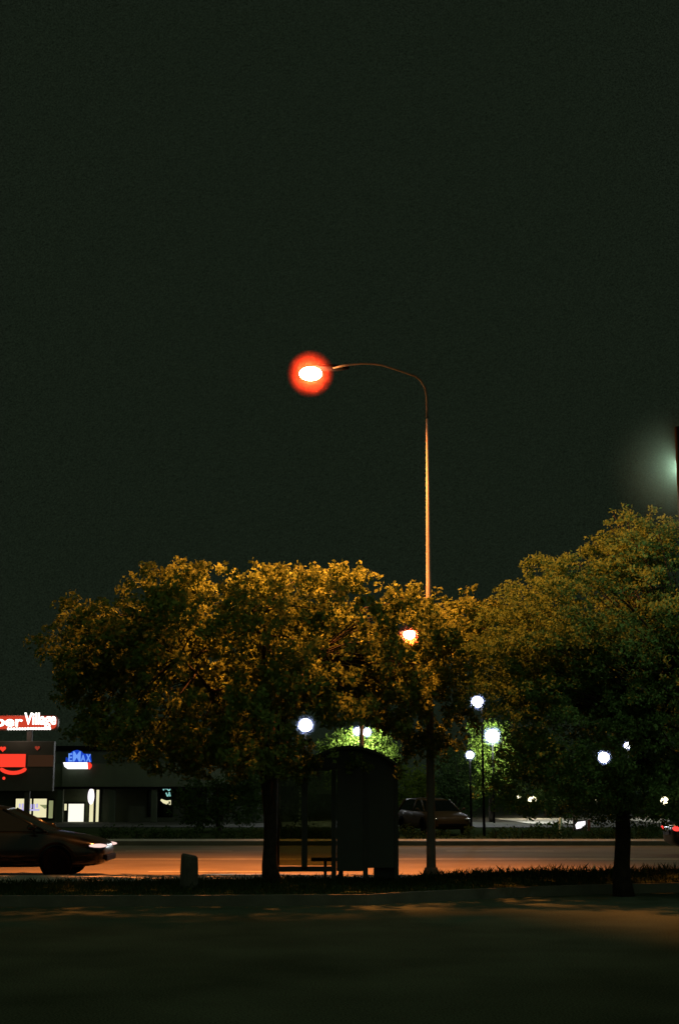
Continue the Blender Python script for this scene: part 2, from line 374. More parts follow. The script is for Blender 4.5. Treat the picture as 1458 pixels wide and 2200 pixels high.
def tree(name, base, h_fork, trunk_r, lobes, n_cl, cl_r, per, leaf, leaf_m, bark_m, label, cat='tree', group=None, seed=1,
         shell=.5, droop=0., flat=1., nlimb=7, lean=(0, 0), twigs=60, fork=None, sub=None, gaps=()):
    """lobes: (centre, (rx,ry,rz), weight) in world metres"""
    g = np.random.default_rng(seed); base = Vector(base)
    t = thing(name, base, label, cat, group)
    # crown points
    wts = np.array([l[2] for l in lobes], float); wts /= wts.sum()
    ci = g.choice(len(lobes), n_cl, p=wts); pts = np.zeros((n_cl, 3))
    for i, k in enumerate(ci):
        c, rr, _ = lobes[k]; d = g.normal(0, 1, 3); d /= np.linalg.norm(d)
        q = g.uniform(0, 1); q = (shell + (1 - shell) * q ** .5) if g.uniform() < .8 else g.uniform(.2, 1)
        q *= 1 + g.normal(0, .07)
        pts[i] = (c[0] + d[0] * rr[0] * q, c[1] + d[1] * rr[1] * q, c[2] + d[2] * rr[2] * q)
    if sub:
        k_, r_, f_ = sub; q = g.normal(0, .55, (n_cl * k_, 3)) * r_; q[:, 2] *= f_
        spr = g.uniform(.6, 1.25, n_cl); pts = np.repeat(pts, k_, axis=0) + q * np.repeat(spr, k_)[:, None]
    pts = pts[pts[:, 2] > base.z + h_fork * .55]
    for gx, gy, gr in gaps:      # holes in the crown
        dirv = np.array(P(gx, gy, 25.0) - cam.location); dirv /= np.linalg.norm(dirv)
        rel = pts - np.array(cam.location); along = rel @ dirv
        off = np.linalg.norm(rel - along[:, None] * dirv, axis=1)
        pts = pts[off > gr * along / F]
    n_cl = len(pts)
    # trunk and limbs
    mb = MB(); fk = Vector(fork) if fork else base + Vector((lean[0], lean[1], h_fork))
    tp = []; tr = []
    for k in range(7):
        q = k / 6; p = base.lerp(fk, q) + Vector((.03 * math.sin(q * 5 + seed), .03 * math.cos(q * 4 + seed), 0)) * (1 if 0 < k < 6 else 0)
        tp.append(p); tr.append(trunk_r * (1.35 if k == 0 else 1.08 if k == 1 else 1 - .18 * q))
    tp[0] = tp[0] - Vector((0, 0, .06))
    mb.tube(tp, tr, 10)
    cen = Vector(pts.mean(axis=0)); ext = pts.std(axis=0)
    limbs = []
    for k in range(nlimb):
      for attempt in range(25):
        an = 2 * math.pi * (k + g.uniform(-.45, .45)) / nlimb; e = g.uniform(.8, 1.5)
        tgt = Vector((cen.x + math.cos(an) * ext[0] * e, cen.y + math.sin(an) * ext[1] * e, cen.z + ext[2] * g.uniform(-.3, 1.1)))
        mid = fk.lerp(tgt, .45) + Vector((g.normal(0, .1), g.normal(0, .1), .25 * (tgt - fk).length * .5))
        lp = [];
        for j in range(7):
            q = j / 6; lp.append((fk * (1 - q) ** 2) + mid * 2 * q * (1 - q) + tgt * q * q)
        ok = True
        for gx, gy, gr in gaps:
            dv = (P(gx, gy, 25.0) - cam.location).normalized()
            for q in range(25):
                p = fk * (1 - q / 24) ** 2 + mid * 2 * q / 24 * (1 - q / 24) + tgt * (q / 24) ** 2
                rl = p - cam.location; al = rl.dot(dv)
                if (rl - dv * al).length < (gr + 12) * al / F: ok = False
        if not ok: continue
        mb.tube(lp, [trunk_r * .62 * (1 - .82 * j / 6) for j in range(7)], 7); limbs += lp[2:]
        break
    la = np.array([tuple(p) for p in limbs])
    for i in g.choice(n_cl, min(twigs, n_cl), replace=False):
        p = pts[i]; j = np.argmin(((la - p) ** 2).sum(1)); a = Vector(la[j]); b = Vector(p)
        blocked = False
        for gx, gy, gr in gaps:
            dv = (P(gx, gy, 25.0) - cam.location).normalized()
            for q in range(9):
                rl = a.lerp(b, q / 8) - cam.location; al = rl.dot(dv)
                if (rl - dv * al).length < (gr + 3) * al / F: blocked = True
        if blocked: continue
        m = a.lerp(b, .5) + Vector((g.normal(0, .06), g.normal(0, .06), .08 * (b - a).length))
        mb.tube([a, m, b], [trunk_r * .13, trunk_r * .085, trunk_r * .035], 5)
    mb.build('trunk', bark_m, t, smooth=True)
    rad = cl_r * g.uniform(.6, 1.35, n_cl)
    pr = np.maximum(3, (per * (rad / cl_r) ** 2 * g.uniform(.6, 1.3, n_cl)).astype(int))
    quads('crown', leaf_quads(pts, rad, list(pr), leaf, g, droop, flat), leaf_m, t)
    return t

# the broad tree in front of the shelter
b = G(584, 1896, LAWN); D = b.y
def pl(px, py, d=None): return tuple(P(px, py, d or D))
u = D / F
lob = [(pl(560, 1390), (190 * u, 3.0, 120 * u), 2.8), (pl(400, 1375), (165 * u, 2.8, 105 * u), 2.6), (pl(250, 1395), (120 * u, 2.3, 95 * u), 1.7),
       (pl(720, 1390), (170 * u, 2.7, 115 * u), 2.4), (pl(870, 1395, D + .5), (130 * u, 1.9, 115 * u), 2.), (pl(980, 1365, D + .7), (85 * u, 1.2, 80 * u), 1.1),
       (pl(600, 1530), (290 * u, 2.7, 90 * u), 2.8), (pl(330, 1530), (190 * u, 2.3, 105 * u), 2.3), (pl(860, 1530, D + .4), (140 * u, 1.7, 105 * u), 1.7), (pl(560, 1600), (240 * u, 2.4, 60 * u), 2.2),
       (pl(190, 1400), (70 * u, 1.5, 110 * u), .9), (pl(440, 1250), (130 * u, 1.3, 18 * u), .8), (pl(670, 1252), (120 * u, 1.3, 18 * u), .7)]
tree('broad_tree', b, 1.75, .125, lob, 600, .11, 18, .092, M['leaf'], M['bark'],
     'broad spreading tree in front of the bus shelter, its top lit orange', seed=11, nlimb=9, twigs=260, fork=P(572, 1670, D),
     sub=(11, .36, .7), gaps=((30, 1552, 60), (90, 1552, 50), (166, 1632, 44), (60, 1735, 60), (160, 1740, 60), (200, 1730, 50), (358, 1710, 22), (120, 1640, 60), (40, 1640, 60), (110, 1440, 20), (879, 1363, 27), (656, 1558, 32), (768, 1571, 17), (788, 1573, 17), (776, 1460, 6), (776, 1500, 6), (776, 1540, 7), (917, 1200, 14), (918, 1260, 10), (700, 1585, 34), (745, 1595, 38), (800, 1592, 34), (842, 1608, 26), (1025, 1508, 24), (1057, 1581, 24), (1009, 1622, 15), (1296, 1627, 23), (1347, 1602, 15), (1426, 1720, 11), (1143, 1720, 8), (1114, 1712, 6), (1281, 1717, 5), (1450, 1793, 14), (1248, 1773, 16), (1203, 1775, 9), (1125, 1762, 11), (1150, 1762, 11), (1175, 1762, 11), (1200, 1762, 11), (1400, 1766, 8), (1448, 1766, 8)))

# the fine-leaved tree at the right
D2 = 23.6; b2 = Vector((P(1335, 1800, D2).x, D2, LAWN)); b2.z = 0.0
u2 = D2 / F
lob2 = [(pl(1330, 1340, D2), (190 * u2, 1.9, 190 * u2), 3.), (pl(1190, 1340, D2), (130 * u2, 1.7, 140 * u2), 1.8), (pl(1130, 1400, D2), (120 * u2, 1.5, 90 * u2), 1.5),
        (pl(1110, 1480, D2), (130 * u2, 1.4, 60 * u2), 1.1), (pl(1240, 1570, D2), (175 * u2, 1.7, 130 * u2), 2.4), (pl(1420, 1500, D2), (170 * u2, 1.9, 220 * u2), 3),
        (pl(1355, 1185, D2), (90 * u2, 1, 80 * u2), .8), (pl(1520, 1350, D2), (170 * u2, 1.6, 200 * u2), 1.8), (pl(1220, 1690, D2), (150 * u2, 1.3, 75 * u2), 1.2), (pl(1420, 1700, D2), (160 * u2, 1.4, 80 * u2), 1.4)]
tree('feathery_tree', b2, 1.5, .14, lob2, 640, .11, 20, .06, M['leaf2'], M['bark2'],
     'tall feathery tree filling the right side, orange towards the street lamp', seed=23, nlimb=10, twigs=260, droop=.4, flat=.7,
     sub=(13, .33, .5), gaps=((1025, 1508, 22), (1057, 1581, 24), (1009, 1622, 15), (1296, 1627, 23), (1347, 1602, 15), (1426, 1720, 11), (1143, 1720, 8), (1114, 1712, 6), (1281, 1717, 5), (1450, 1793, 14), (1248, 1773, 16), (1203, 1775, 9), (1125, 1762, 11), (1150, 1762, 11), (1175, 1762, 11), (1200, 1762, 11), (1400, 1766, 8), (1448, 1766, 8)))

def halo(c, r, dens, color, power=1.5):
    """added scattering ball that imitates the lens glow round a lamp, thinning outwards"""
    m, nt, out = mat('halo_glow'); N = nt.nodes.new; L = nt.links.new
    v = N('ShaderNodeVolumeScatter'); v.inputs['Color'].default_value = (*color, 1)
    tc = N('ShaderNodeTexCoord'); ln = N('ShaderNodeVectorMath'); ln.operation = 'LENGTH'; L(tc.outputs['Object'], ln.inputs[0])
    mr = N('ShaderNodeMapRange'); mr.inputs[1].default_value = 0; mr.inputs[2].default_value = r; mr.inputs[3].default_value = 1; mr.inputs[4].default_value = 0
    L(ln.outputs['Value'], mr.inputs[0])
    pw = N('ShaderNodeMath'); pw.operation = 'POWER'; pw.inputs[1].default_value = power; L(mr.outputs[0], pw.inputs[0])
    mu = N('ShaderNodeMath'); mu.operation = 'MULTIPLY'; mu.inputs[1].default_value = dens; L(pw.outputs[0], mu.inputs[0])
    L(mu.outputs[0], v.inputs['Density']); L(v.outputs[0], out.inputs['Volume'])
    m.cycles.volume_step_rate = .4
    mb = MB(); mb.ball((0, 0, 0), r, n=32, m=20); o = mb.build('lamp_halo', m, smooth=True); o.location = c; o['kind'] = 'stuff'; return o
# ------------------------------------------------------------------ main street lamp
SOD = (1, .275, .055)
pb = G(926, 1889, LAWN)
d0 = pb.y
sl_t = thing('street_lamp', pb, 'tall bronze street lamp with a glowing orange head on a curved arm', 'street lamp', 'sodium street lamps')
dl = d0 + .15
arm_px = [(917, 900), (917, 872), (916.5, 852), (913, 834), (904, 818), (892, 808), (872, 801), (848, 793), (820, 784), (800, 781.5), (775, 781), (745, 784), (715, 790)]
top = P(917, 900, d0)
mb = MB(); zz = [pb.z, pb.z + .1, pb.z + .16, pb.z + .3, pb.z + 2.5, top.z]
mb.tube([(pb.x + (top.x - pb.x) * (z - pb.z) / (top.z - pb.z), d0, z) for z in zz], [.092, .088, .088, .082, .068, .022], 14)
mb.build('pole', M['pole'], sl_t, smooth=True)
mb = MB(); mb.lathe((pb.x, d0, pb.z - .02), [(.2, 0), (.2, .03), (.17, .06), (.13, .16), (.11, .22)], 16); mb.build('base', M['pole'], sl_t, smooth=True)
mb = MB(); pts = [P(x, y, d0 + .15 * k / 12) for k, (x, y) in enumerate(arm_px)]
mb.tube(pts, [.023] * 6 + [.021] * 7, 10); mb.build('arm', M['shaded_arm'], sl_t, smooth=True)
lc = P(667, 803, dl)
mb = MB(); hd = P(700, 792, dl)
mb.ball((lc.x + .33, dl + .1, lc.z + .145), .42, .14, .055, 20, 8); mb.build('lamp_head', M['headpaint'], sl_t, smooth=True)
mb = MB(); mb.ball((lc.x, dl, lc.z), .212, .17, .127, 24, 14); mb.build('lens', M['sodium'], sl_t, smooth=True)
lamp('lamp_glow', lc, 420, SOD, sl_t, .12)
lamp('lamp_beam', (lc.x, dl, lc.z - .5), 19000, SOD, sl_t, .09, spot=102, aim=(-.12, .22, -1), blend=.55)
lamp('lamp_beam', (lc.x, dl, lc.z - .5), 14000, SOD, sl_t, .09, spot=64, aim=(5, -2.8, -4.2), blend=.9)
halo(lc, .46, .7, (1, .1, .05), 1.4)

# second sodium lamp across the road
D3 = 50.0
p3 = P(776, 1690, D3); p3.z = .13
s2 = thing('street_lamp', p3, 'smaller orange street lamp glowing through the broad tree from across the road', 'street lamp', 'sodium street lamps')
t3 = P(776, 1400, D3); l3 = P(879, 1363, D3)
MB().tube([p3, t3], [.1, .06], 12).build('pole', M['pole'], s2, smooth=True)
MB().lathe(p3, [(.2, 0), (.19, .05), (.12, .2)], 14).build('base', M['pole'], s2, smooth=True)
MB().tube([t3, P(778, 1375, D3), P(790, 1358, D3), P(820, 1350, D3), P(862, 1353, D3)], [.06, .05, .045, .04, .04], 8).build('arm', M['pole'], s2, smooth=True)
MB().ball((l3.x - .1, D3, l3.z + .13), .34, .15, .06, 16, 8).build('lamp_head', M['dark'], s2, smooth=True)
MB().ball(l3, .2, .2, .16, 18, 10).build('lens', M['sodium'], s2, smooth=True)
lamp('lamp_glow', l3, 160, SOD, s2, .12)
lamp('lamp_beam', (l3.x, D3, l3.z - .05), 1900, SOD, s2, .1, spot=116, aim=(.25, -.3, -1), blend=.5)
halo(l3, .46, 2.2, (1, .14, .06), 1.4)

# ------------------------------------------------------------------ car park lamps (white)
WHT = (.9, .95, 1)
def lot_lamp(px, py, d, rpx, watts, label, heads=((0, 0),), polepx=None, kind='metalhalide', col=WHT, tilt=0, halo_dens=.0, group='white car park lamps'):
    c = P(px, py, d); r = rpx * d / F
    polex = P(polepx if polepx else px, py, d).x
    t = thing('car_park_lamp', (polex, d, 0), label, 'lamp', group)
    MB().tube([(polex, d, 0), (polex, d, c.z + (.1 if polepx else -.02))], [.055, .03], 10).build('pole', M['headpaint'], t, smooth=True)
    for k, (ox, oy) in enumerate(heads):
        h = P(px + ox, py + oy, d)
        mb = MB()
        mb.tube([(polex, d, c.z + .05), (h.x, d, h.z + r * .95)], .03, 6)
        mb.lathe((h.x, d, h.z + r * .98), [(r * .4, 0), (r * .4, .04), (r * .25, .08), (.03, .1)], 14); mb.build('lamp_head', M['dark'], t, smooth=True)
        MB().ball(h, r * 1.08, r * 1.08, r, 20, 12).build('lens', M[kind], t, smooth=True)
        lamp('lamp_glow', h, .3 * watts / len(heads), col, t, r * .5)
        if kind == 'metalhalide' and halo_dens: halo(h, r * 1.75, halo_dens, (.45, .55, 1), 1.6)
    return t
lot_lamp(656, 1558, 72, 14, 1500, halo_dens=.5, label='white lamp shining directly above the left glass of the bus shelter')
lot_lamp(778, 1572, 82, 8, 6500, halo_dens=.4, label='twin-headed white lamp over the bus shelter roof', heads=((-10, -1), (10, 1)))
lot_lamp(1025, 1508, 55, 12, 350, halo_dens=1.5, label='white lamp on a thin pole beside the feathery tree, highest of the white lamps', polepx=1034)
lot_lamp(1057, 1581, 77, 14, 6000, halo_dens=.25, label='large white lamp among bright green leaves right of the tall street lamp')
lot_lamp(1009, 1622, 65, 8, 350, halo_dens=1.5, label='small round white lamp just right of the tall street lamp pole')
lot_lamp(1296, 1627, 88, 11, 1500, halo_dens=.6, label='white lamp shining through the feathery tree crown, larger of the pair there', polepx=1304)
lot_lamp(1347, 1602, 105, 7, 1000, halo_dens=.6, label='tiny white lamp shining through the feathery tree crown, smaller of the pair there')
lot_lamp(1426, 1720, 95, 8, 1500, 'warm yellowish globe lamp low at the right behind the feathery tree', kind='warmglobe', col=(1, .85, .5), group='warm globe lamps')
lot_lamp(1143, 1720, 90, 9, 2600, 'warm yellowish globe lamp low behind the hedge, broken up by leaves', kind='warmglobe', col=(1, .8, .55), group='warm globe lamps')
lot_lamp(1114, 1712, 100, 4, 100, 'tiny warm globe lamp left of the leaf-covered globe', kind='warmglobe', col=(1, .8, .5), group='warm globe lamps')
lot_lamp(1281, 1717, 100, 3, 60, 'tiniest warm globe lamp, above the white lit panel', kind='warmglobe', col=(1, .85, .5), group='warm globe lamps')

# floodlight read off its glow at the right edge; the pole hiding its lens is added
fp = P(1461, 1005, 19.9); fq = P(1459, 1005, 20.25)
t = thing('floodlight_added_pole', (fp.x, 19.9, 0), 'added dark pole at the right edge with a greenish floodlight glowing behind it', 'floodlight')
MB().tube([(fp.x, 19.9, 0), (fp.x, 19.9, fp.z + .6)], [.085, .062], 12).build('pole', M['headpaint'], t, smooth=True)
MB().lathe((fp.x, 19.9, 0), [(.2, 0), (.19, .05), (.1, .2)], 14).build('base', M['panel'], t, smooth=True)
mb = MB(); mb.box((fq.x + .06, 20.25, fq.z + .12), (.2, .2, .05), bev=.02); mb.box((fq.x + .02, 20.05, fq.z + .12), (.05, .25, .04)); mb.build('lamp_head', M['dark'], t)
MB().ball(fq, .028, .05, .06, 14, 8).build('lens', M['metalhalide'], t, smooth=True)
lamp('lamp_glow', fq, 110, (.78, 1, .8), t, .03)
halo(fq, 1.15, .06, (.6, .8, .66), 1.7)

# ------------------------------------------------------------------ bus shelter
sA, sB, sC = G(600, 1889, LAWN), G(717, 1893, LAWN), G(851, 1893, LAWN)
dS = sB.y
u = dS / F
def sx(px): return P(px, 1800, dS).x
def sz(py): return P(729, py, dS).z
sh = thing('bus_shelter', (sx(717), dS, LAWN), 'dark bus shelter with arched roof and tinted glass beside the road', 'bus shelter')
zl = LAWN
ztop = sz(1648)
for px, dd in ((590, .0), (717, 0), (784.5, 0), (851, 0), (733, .95), (843, .95), (590, 1.0)):
    wv = .085 if px in (717, 784.5, 590) else .07
    o = MB().box((sx(px), dS + dd, (zl + ztop) / 2 - .01), (wv, .08, ztop - zl + .02), bev=.008).build('post', M['dark'], sh)
mb = MB(); mb.box((sx(654), dS + .0, (sz(1870) + ztop) / 2), (.1, .06, ztop - sz(1870)), bev=.008).build('mullion', M['dark'], sh)
# glass bay
for a, b in ((595, 649), (659, 712.5)):
    zb = sz(1862)
    mb = MB(); mb.box((sx((a + b) / 2), dS, (zb + ztop) / 2 - .02), (sx(b) - sx(a) - .01, .012, ztop - zb - .08)); mb.build('glass_pane', M['glass'], sh)
mb = MB(); mb.box((sx(654), dS, sz(1867)), (sx(712) - sx(596), .06, .085), bev=.01); mb.build('bottom_rail', M['dark'], sh)
mb = MB(); mb.box((sx(652), dS, ztop - .03), (sx(712) - sx(596), .05, .06), bev=.01); mb.build('top_rail', M['dark'], sh)
# opaque bay
mb = MB(); mb.box((sx(751), dS, (sz(1873) + ztop) / 2), (sx(779) - sx(722.5), .05, ztop - sz(1873) - .02), bev=.006); mb.build('back_panel', M['panel'], sh)
mb = MB(); mb.box((sx(818), dS, (sz(1866) + ztop) / 2), (sx(846) - sx(789.5), .05, ztop - sz(1866) - .02), bev=.006); mb.build('back_panel', M['panel'], sh)
mb = MB(); mb.box((sx(851) - .01, dS + .5, (zl + .2 + ztop) / 2), (.06, .8, ztop - zl - .3), bev=.006); mb.build('side_panel', M['panel'], sh)
# litter bin / cabinet inside the right bay
bb = thing('litter_bin', (sx(827), dS + .45, LAWN), 'dark square litter bin standing inside the right end of the shelter', 'bin')
mb = MB(); mb.box((sx(826), dS + .42, LAWN + .45), (.36, .4, .9), bev=.03); mb.build('bin_body', M['dark'], bb)
mb = MB(); mb.box((sx(826), dS + .42, LAWN + .94), (.4, .44, .08), bev=.03); mb.build('bin_lid', M['panel'], bb)
# arched roof
mb = MB(); x0, x1 = sx(640), sx(862); xm = (x0 + x1) / 2; zt = sz(1603); ze = sz(1650); n = 16
prof = [(x0 + (x1 - x0) * i / n, ze + (zt - ze) * math.sin(math.pi * i / n) ** .8) for i in range(n + 1)]
poly = prof + [(x, z - .05) for x, z in reversed(prof)]
for i in range(n):
    (xa, za), (xb, zb) = prof[i], prof[i + 1]
    q = [(xa, za), (xb, zb), (xb, zb - .05), (xa, za - .05)]
    mb.add([(x, dS - .3, z) for x, z in q] + [(x, dS + 1.35, z) for x, z in q], [(0, 1, 2, 3), (7, 6, 5, 4), (0, 4, 5, 1), (2, 6, 7, 3)] + ([(0, 3, 7, 4)] if i == 0 else []) + ([(1, 5, 6, 2)] if i == n - 1 else []))
mb.build('roof', M['panel'], sh)
mb = MB()
for i in range(2, n, 2): xa, za = prof[i]; mb.box((xa, dS + .52, za + .012), (.03, 1.62, .03))
mb.build('roof_rib', M['dark'], sh)
mb = MB(); mb.slab([(p[0], p[1] - .05) for p in prof[1:-1]] + [(x1 - .12, ze - .03), (x0 + .12, ze - .03)], dS - .02, dS + .03); mb.build('roof_gable', M['panel'], sh)
# bench in the shelter
bn = thing('bench', (sx(700), dS + .62, LAWN), 'dark slatted bench under the shelter roof behind the tinted glass', 'bench')
mb = MB()
for k in range(3): mb.box((sx(712), dS + .5 + .13 * k, sz(1850)), (.72, .11, .05), bev=.01)
mb.build('seat', M['wood'], bn)
mb = MB(); mb.box((sx(712), dS + .45, sz(1850) + .3), (.72, .035, .12), bev=.01) 
for px in (698, 730): o = MB().box((sx(px), dS + .63, (sz(1853) + LAWN) / 2), (.05, .3, sz(1853) - LAWN), bev=.008).build('leg', M['dark'], bn)

# ------------------------------------------------------------------ bollard and stakes
gb = G(406, 1908, LAWN)
t = thing('bollard', gb, 'short thick wooden bollard with a sloping top on the grass verge', 'bollard')
ub = gb.y / F; z1 = P(400, 1836, gb.y).z
mb = MB()
w0, w1 = 19 * ub, 17.5 * ub
vs = []
for z, ww, ins in ((gb.z - .03, w0, 0), (gb.z + .3, w0 * .98, 0), (z1 - .03, w1, 0), (z1, w1 * .8, 1)):
    for k in range(12):
        an = 2 * math.pi * k / 12; sl_ = (.022 * -math.cos(an)) if z > z1 - .05 else 0
        vs.append((gb.x + math.cos(an) * ww, gb.y + math.sin(an) * ww * .8, z + sl_))
fs = [(i * 12 + k, i * 12 + (k + 1) % 12, i * 12 + 12 + (k + 1) % 12, i * 12 + 12 + k) for i in range(3) for k in range(12)] + [tuple(36 + k for k in range(12))]
mb.add(vs, fs); mb.build('stump', M['wood'], t)
for px, y0, y1, d, rr, lab in ((1203, 1795, 1757, 50.5, .055, 'pale blue-green marker post standing in the far hedge'), (1275, 1873, 1858, 25.9, .012, 'thin pale stake standing in the verge grass at the right')):
    p0 = P(px, y0, d); p1 = P(px, y1, d); 
    p0.z = .0 if d > 40 else LAWN
    o = MB().tube([p0, p1 - Vector((0, 0, .03)), p1], [rr, rr, rr * .6], 8).build('marker_post', M['poststake'], None, True); tag(o, lab, 'post')

# ------------------------------------------------------------------ cars
def loft(secs):
    mb = MB(); n = len(secs[0])
    vs = [p for s in secs for p in s]
    fs = [(i * n + k, i * n + (k + 1) % n, (i + 1) * n + (k + 1) % n, (i + 1) * n + k) for i in range(len(secs) - 1) for k in range(n)]
    fs += [tuple(range(n - 1, -1, -1)), tuple((len(secs) - 1) * n + k for k in range(n))]
    return mb.add(vs, fs)
def car(loc, rz, paint, label, head_on=False, tail_on=False, group='cars', s=1.0, hatch=False):
    t = thing('car', (0, 0, 0), label, 'car', group, local=True)
    st = [(-2.33, .60, .40, .70), (-2.26, .76, .30, .86), (-1.95, .85, .22, .95), (-1.3, .89, .2, .93), (-.6, .9, .19, .91), (0, .9, .19, .905), (.8, .9, .19, .90), (1.15, .9, .2, .89), (1.6, .88, .2, .82), (2.0, .83, .21, .745), (2.22, .76, .24, .69), (2.33, .62, .32, .60)]
    if hatch: st[1] = (-2.26, .78, .30, .98); st[0] = (-2.33, .7, .4, .8)
    secs = []
    for x, w, zb, zt in st:
        half = [(w * .86, zb), (w * .97, zb + .07), (w, zb + .25), (w * .985, zt - .16), (w * .94, zt - .05), (w * .84, zt), (w * .4, zt + .02)]
        secs.append([(x, y, z) for y, z in half] + [(x, -y, z) for y, z in reversed(half)])
    body = loft(secs).build('body', paint, t, True)
    m = body.modifiers.new('soft', 'SUBSURF'); m.levels = 1; m.render_levels = 1
    # cabin: corner points low / high
    lo_f, hi_f = (1.2, .73, .88), (.3, .58, 1.3)
    hi_r, lo_r = ((-1.95, .6, 1.33), (-2.22, .76, .93)) if hatch else ((-.95, .58, 1.29), (-1.75, .74, .92))
    rs = [(hi_f[0], .58, hi_f[2]), ((hi_f[0] * 2 + hi_r[0]) / 3, .6, 1.35), ((hi_f[0] + 2 * hi_r[0]) / 3, .6, 1.355), (hi_r[0], .58, hi_r[2])]
    sec = [[(x, y * w, z + dz) for y, dz in ((1, -.03), (.85, .02), (.4, .045), (-.4, .045), (-.85, .02), (-1, -.03), (-.85, -.035), (.85, -.035))] for x, w, z in rs]
    loft(sec).build('roof', paint, t, True)
    g = MB(); g.add([lo_f, (lo_f[0], -lo_f[1], lo_f[2]), (hi_f[0], -hi_f[1], hi_f[2]), hi_f], [(0, 1, 2, 3)]); g.build('windscreen', M['carglass'], t)
    g = MB(); g.add([lo_r, (lo_r[0], -lo_r[1], lo_r[2]), (hi_r[0], -hi_r[1], hi_r[2]), hi_r], [(3, 2, 1, 0)]); g.build('rear_window', M['carglass'], t)
    for s_ in (1, -1):
        bx = -.25
        for a, b in (((1.12, bx + .03), (.3, bx + .03)), ((bx - .03, lo_r[0] + .15), (bx - .03, hi_r[0]))):
            q = [(a[0], s_ * .755, .885), (a[1], s_ * .765, .9), (b[1], s_ * .6, 1.3), (b[0], s_ * .6, 1.3)]
            MB().add(q, [(0, 1, 2, 3)]).build('side_window', M['carglass'], t)
        MB().tube([(lo_f[0], s_ * lo_f[1], lo_f[2] - .02), (hi_f[0], s_ * hi_f[1], hi_f[2])], .032, 6).build('pillar', paint, t, True)
        MB().tube([(lo_r[0], s_ * lo_r[1], lo_r[2] - .02), (hi_r[0], s_ * hi_r[1], hi_r[2])], .04, 6).build('pillar', paint, t, True)
        MB().tube([(bx, s_ * .765, .88), (bx, s_ * .6, 1.31)], .032, 6).build('pillar', paint, t, True)
        mb = MB(); mb.ball((.95, s_ * .95, .97), .09, .07, .06, 12, 8); mb.tube([(.97, s_ * .82, .9), (.96, s_ * .9, .95)], .02, 6); mb.build('mirror', paint, t, True)
        for hx in (.0, -1.1): MB().box((hx, s_ * .905, .77), (.16, .03, .028), bev=.008).build('door_handle', M['chrome'], t)
        for x in (1.42, -1.42):
            o = MB().lathe((x, s_ * .80, .315), [(.20, -.1), (.295, -.1), (.315, -.07), (.315, .07), (.295, .1), (.2, .1)] if s_ > 0 else [(.2, .1), (.295, .1), (.315, .07), (.315, -.07), (.295, -.1), (.2, -.1)], 24, 'y').build('wheel', M['tyre'], t, True)
            mb = MB(); mb.lathe((x, s_ * .86, .315), [(.2, -.03), (.2, .03), (.06, .035), (.03, .05)], 18, 'y')
            r_ = mb.build('rim', M['rim'], o)
            mb = MB(); n = 18
            vs = []; 
            for k in range(n + 1):
                an = math.pi * k / n; 
                for rr in (.33, .375): vs.append((x + rr * math.cos(an), s_ * .902, .315 + rr * math.sin(an)))
            mb.add(vs, [(2 * k, 2 * k + 1, 2 * k + 3, 2 * k + 2) for k in range(n)]); a_ = mb.build('wheel_arch', M['trim'], t)
            sol = a_.modifiers.new('thick', 'SOLIDIFY'); sol.thickness = .03; sol.offset = 0
        mb = MB(); mb.ball((2.14, s_ * .64, .615), .22, .17, .04, 16, 8); mb.build('headlight', M['e_head'] if head_on else M['chrome'], t, True)
        mb = MB(); mb.ball((-2.2, s_ * .66, .72), .14, .16, .07, 14, 8); mb.build('taillight', M['e_tail'] if tail_on else M['redpaint'], t, True)
    MB().box((2.33, 0, .38), (.05, 1.1, .12), bev=.02).build('grille', M['trim'], t)
    MB().box((-2.33, 0, .62), (.03, .5, .12), bev=.008).build('number_plate', M['rim'], t)
    if head_on:
        for s_ in (1, -1):
            l = lamp('headlight_beam', (0, 0, 0), 1500, (1, .82, .76), t, .05, spot=22, aim=(1, -.02, -.19), blend=.9); l.location = (2.42, s_ * .62, .6)
    t.location = loc; t.rotation_euler = (0, 0, rz); t.scale = (s, s, s)
    if 'local' in t: del t['local']
    return t
cx = P(243, 1800, 29.2).x - 2.33
car((cx, 28.95, 0), 0, M['carpaint'], 'dark car driving along the road at the left with its headlight on', head_on=True, group='cars on the road')
car((P(1446, 1793, 37).x + 2.3, 37.6, 0), 0, M['carpaint'], 'car at the right edge of the road showing a red tail light', tail_on=True, group='cars on the road')
car((P(936, 1780, 56).x, 57.5, 0), R(-90 + 14), M['tanpaint'], 'tan hatchback parked across the road behind the tall street lamp pole', group='parked cars', hatch=True)

# ------------------------------------------------------------------ pylon sign at the left
D4 = 58.0; u4 = D4 / F
def s4(px, py, dd=0): return P(px, py, D4 + dd)
xl = P(-175, 1600, D4).x; xr = P(122, 1600, D4).x
ps = thing('pylon_sign', (P(-20, 1700, D4).x, D4, 0), 'shopping centre sign at the left edge with glowing white letters over red panels', 'sign')
zt_, zb_ = s4(0, 1535).z, s4(0, 1571).z
mb = MB()
def rrect(x0, x1, z0, z1, r, n=6):
    out = []
    for cx_, cz_, a0 in ((x1 - r, z1 - r, 0), (x0 + r, z1 - r, 90), (x0 + r, z0 + r, 180), (x1 - r, z0 + r, 270)):
        for k in range(n + 1): a = R(a0 + 90 * k / n); out.append((cx_ + r * math.cos(a), cz_ + r * math.sin(a)))
    return out
mb.slab(rrect(xl, P(123, 1600, D4).x, s4(0, 1568).z, s4(0, 1537).z, .2), D4, D4 + .3); mb.build('sign_box', M['redpost'], ps)
mb = MB(); mb.slab(rrect(xl + .02, P(121, 1600, D4).x, s4(0, 1566).z, s4(0, 1539).z, .2), D4 - .03, D4 - .004); mb.build('red_halo_sheet', M['e_redhalo'], ps)  # glowing sheet paints the red halo round the letters
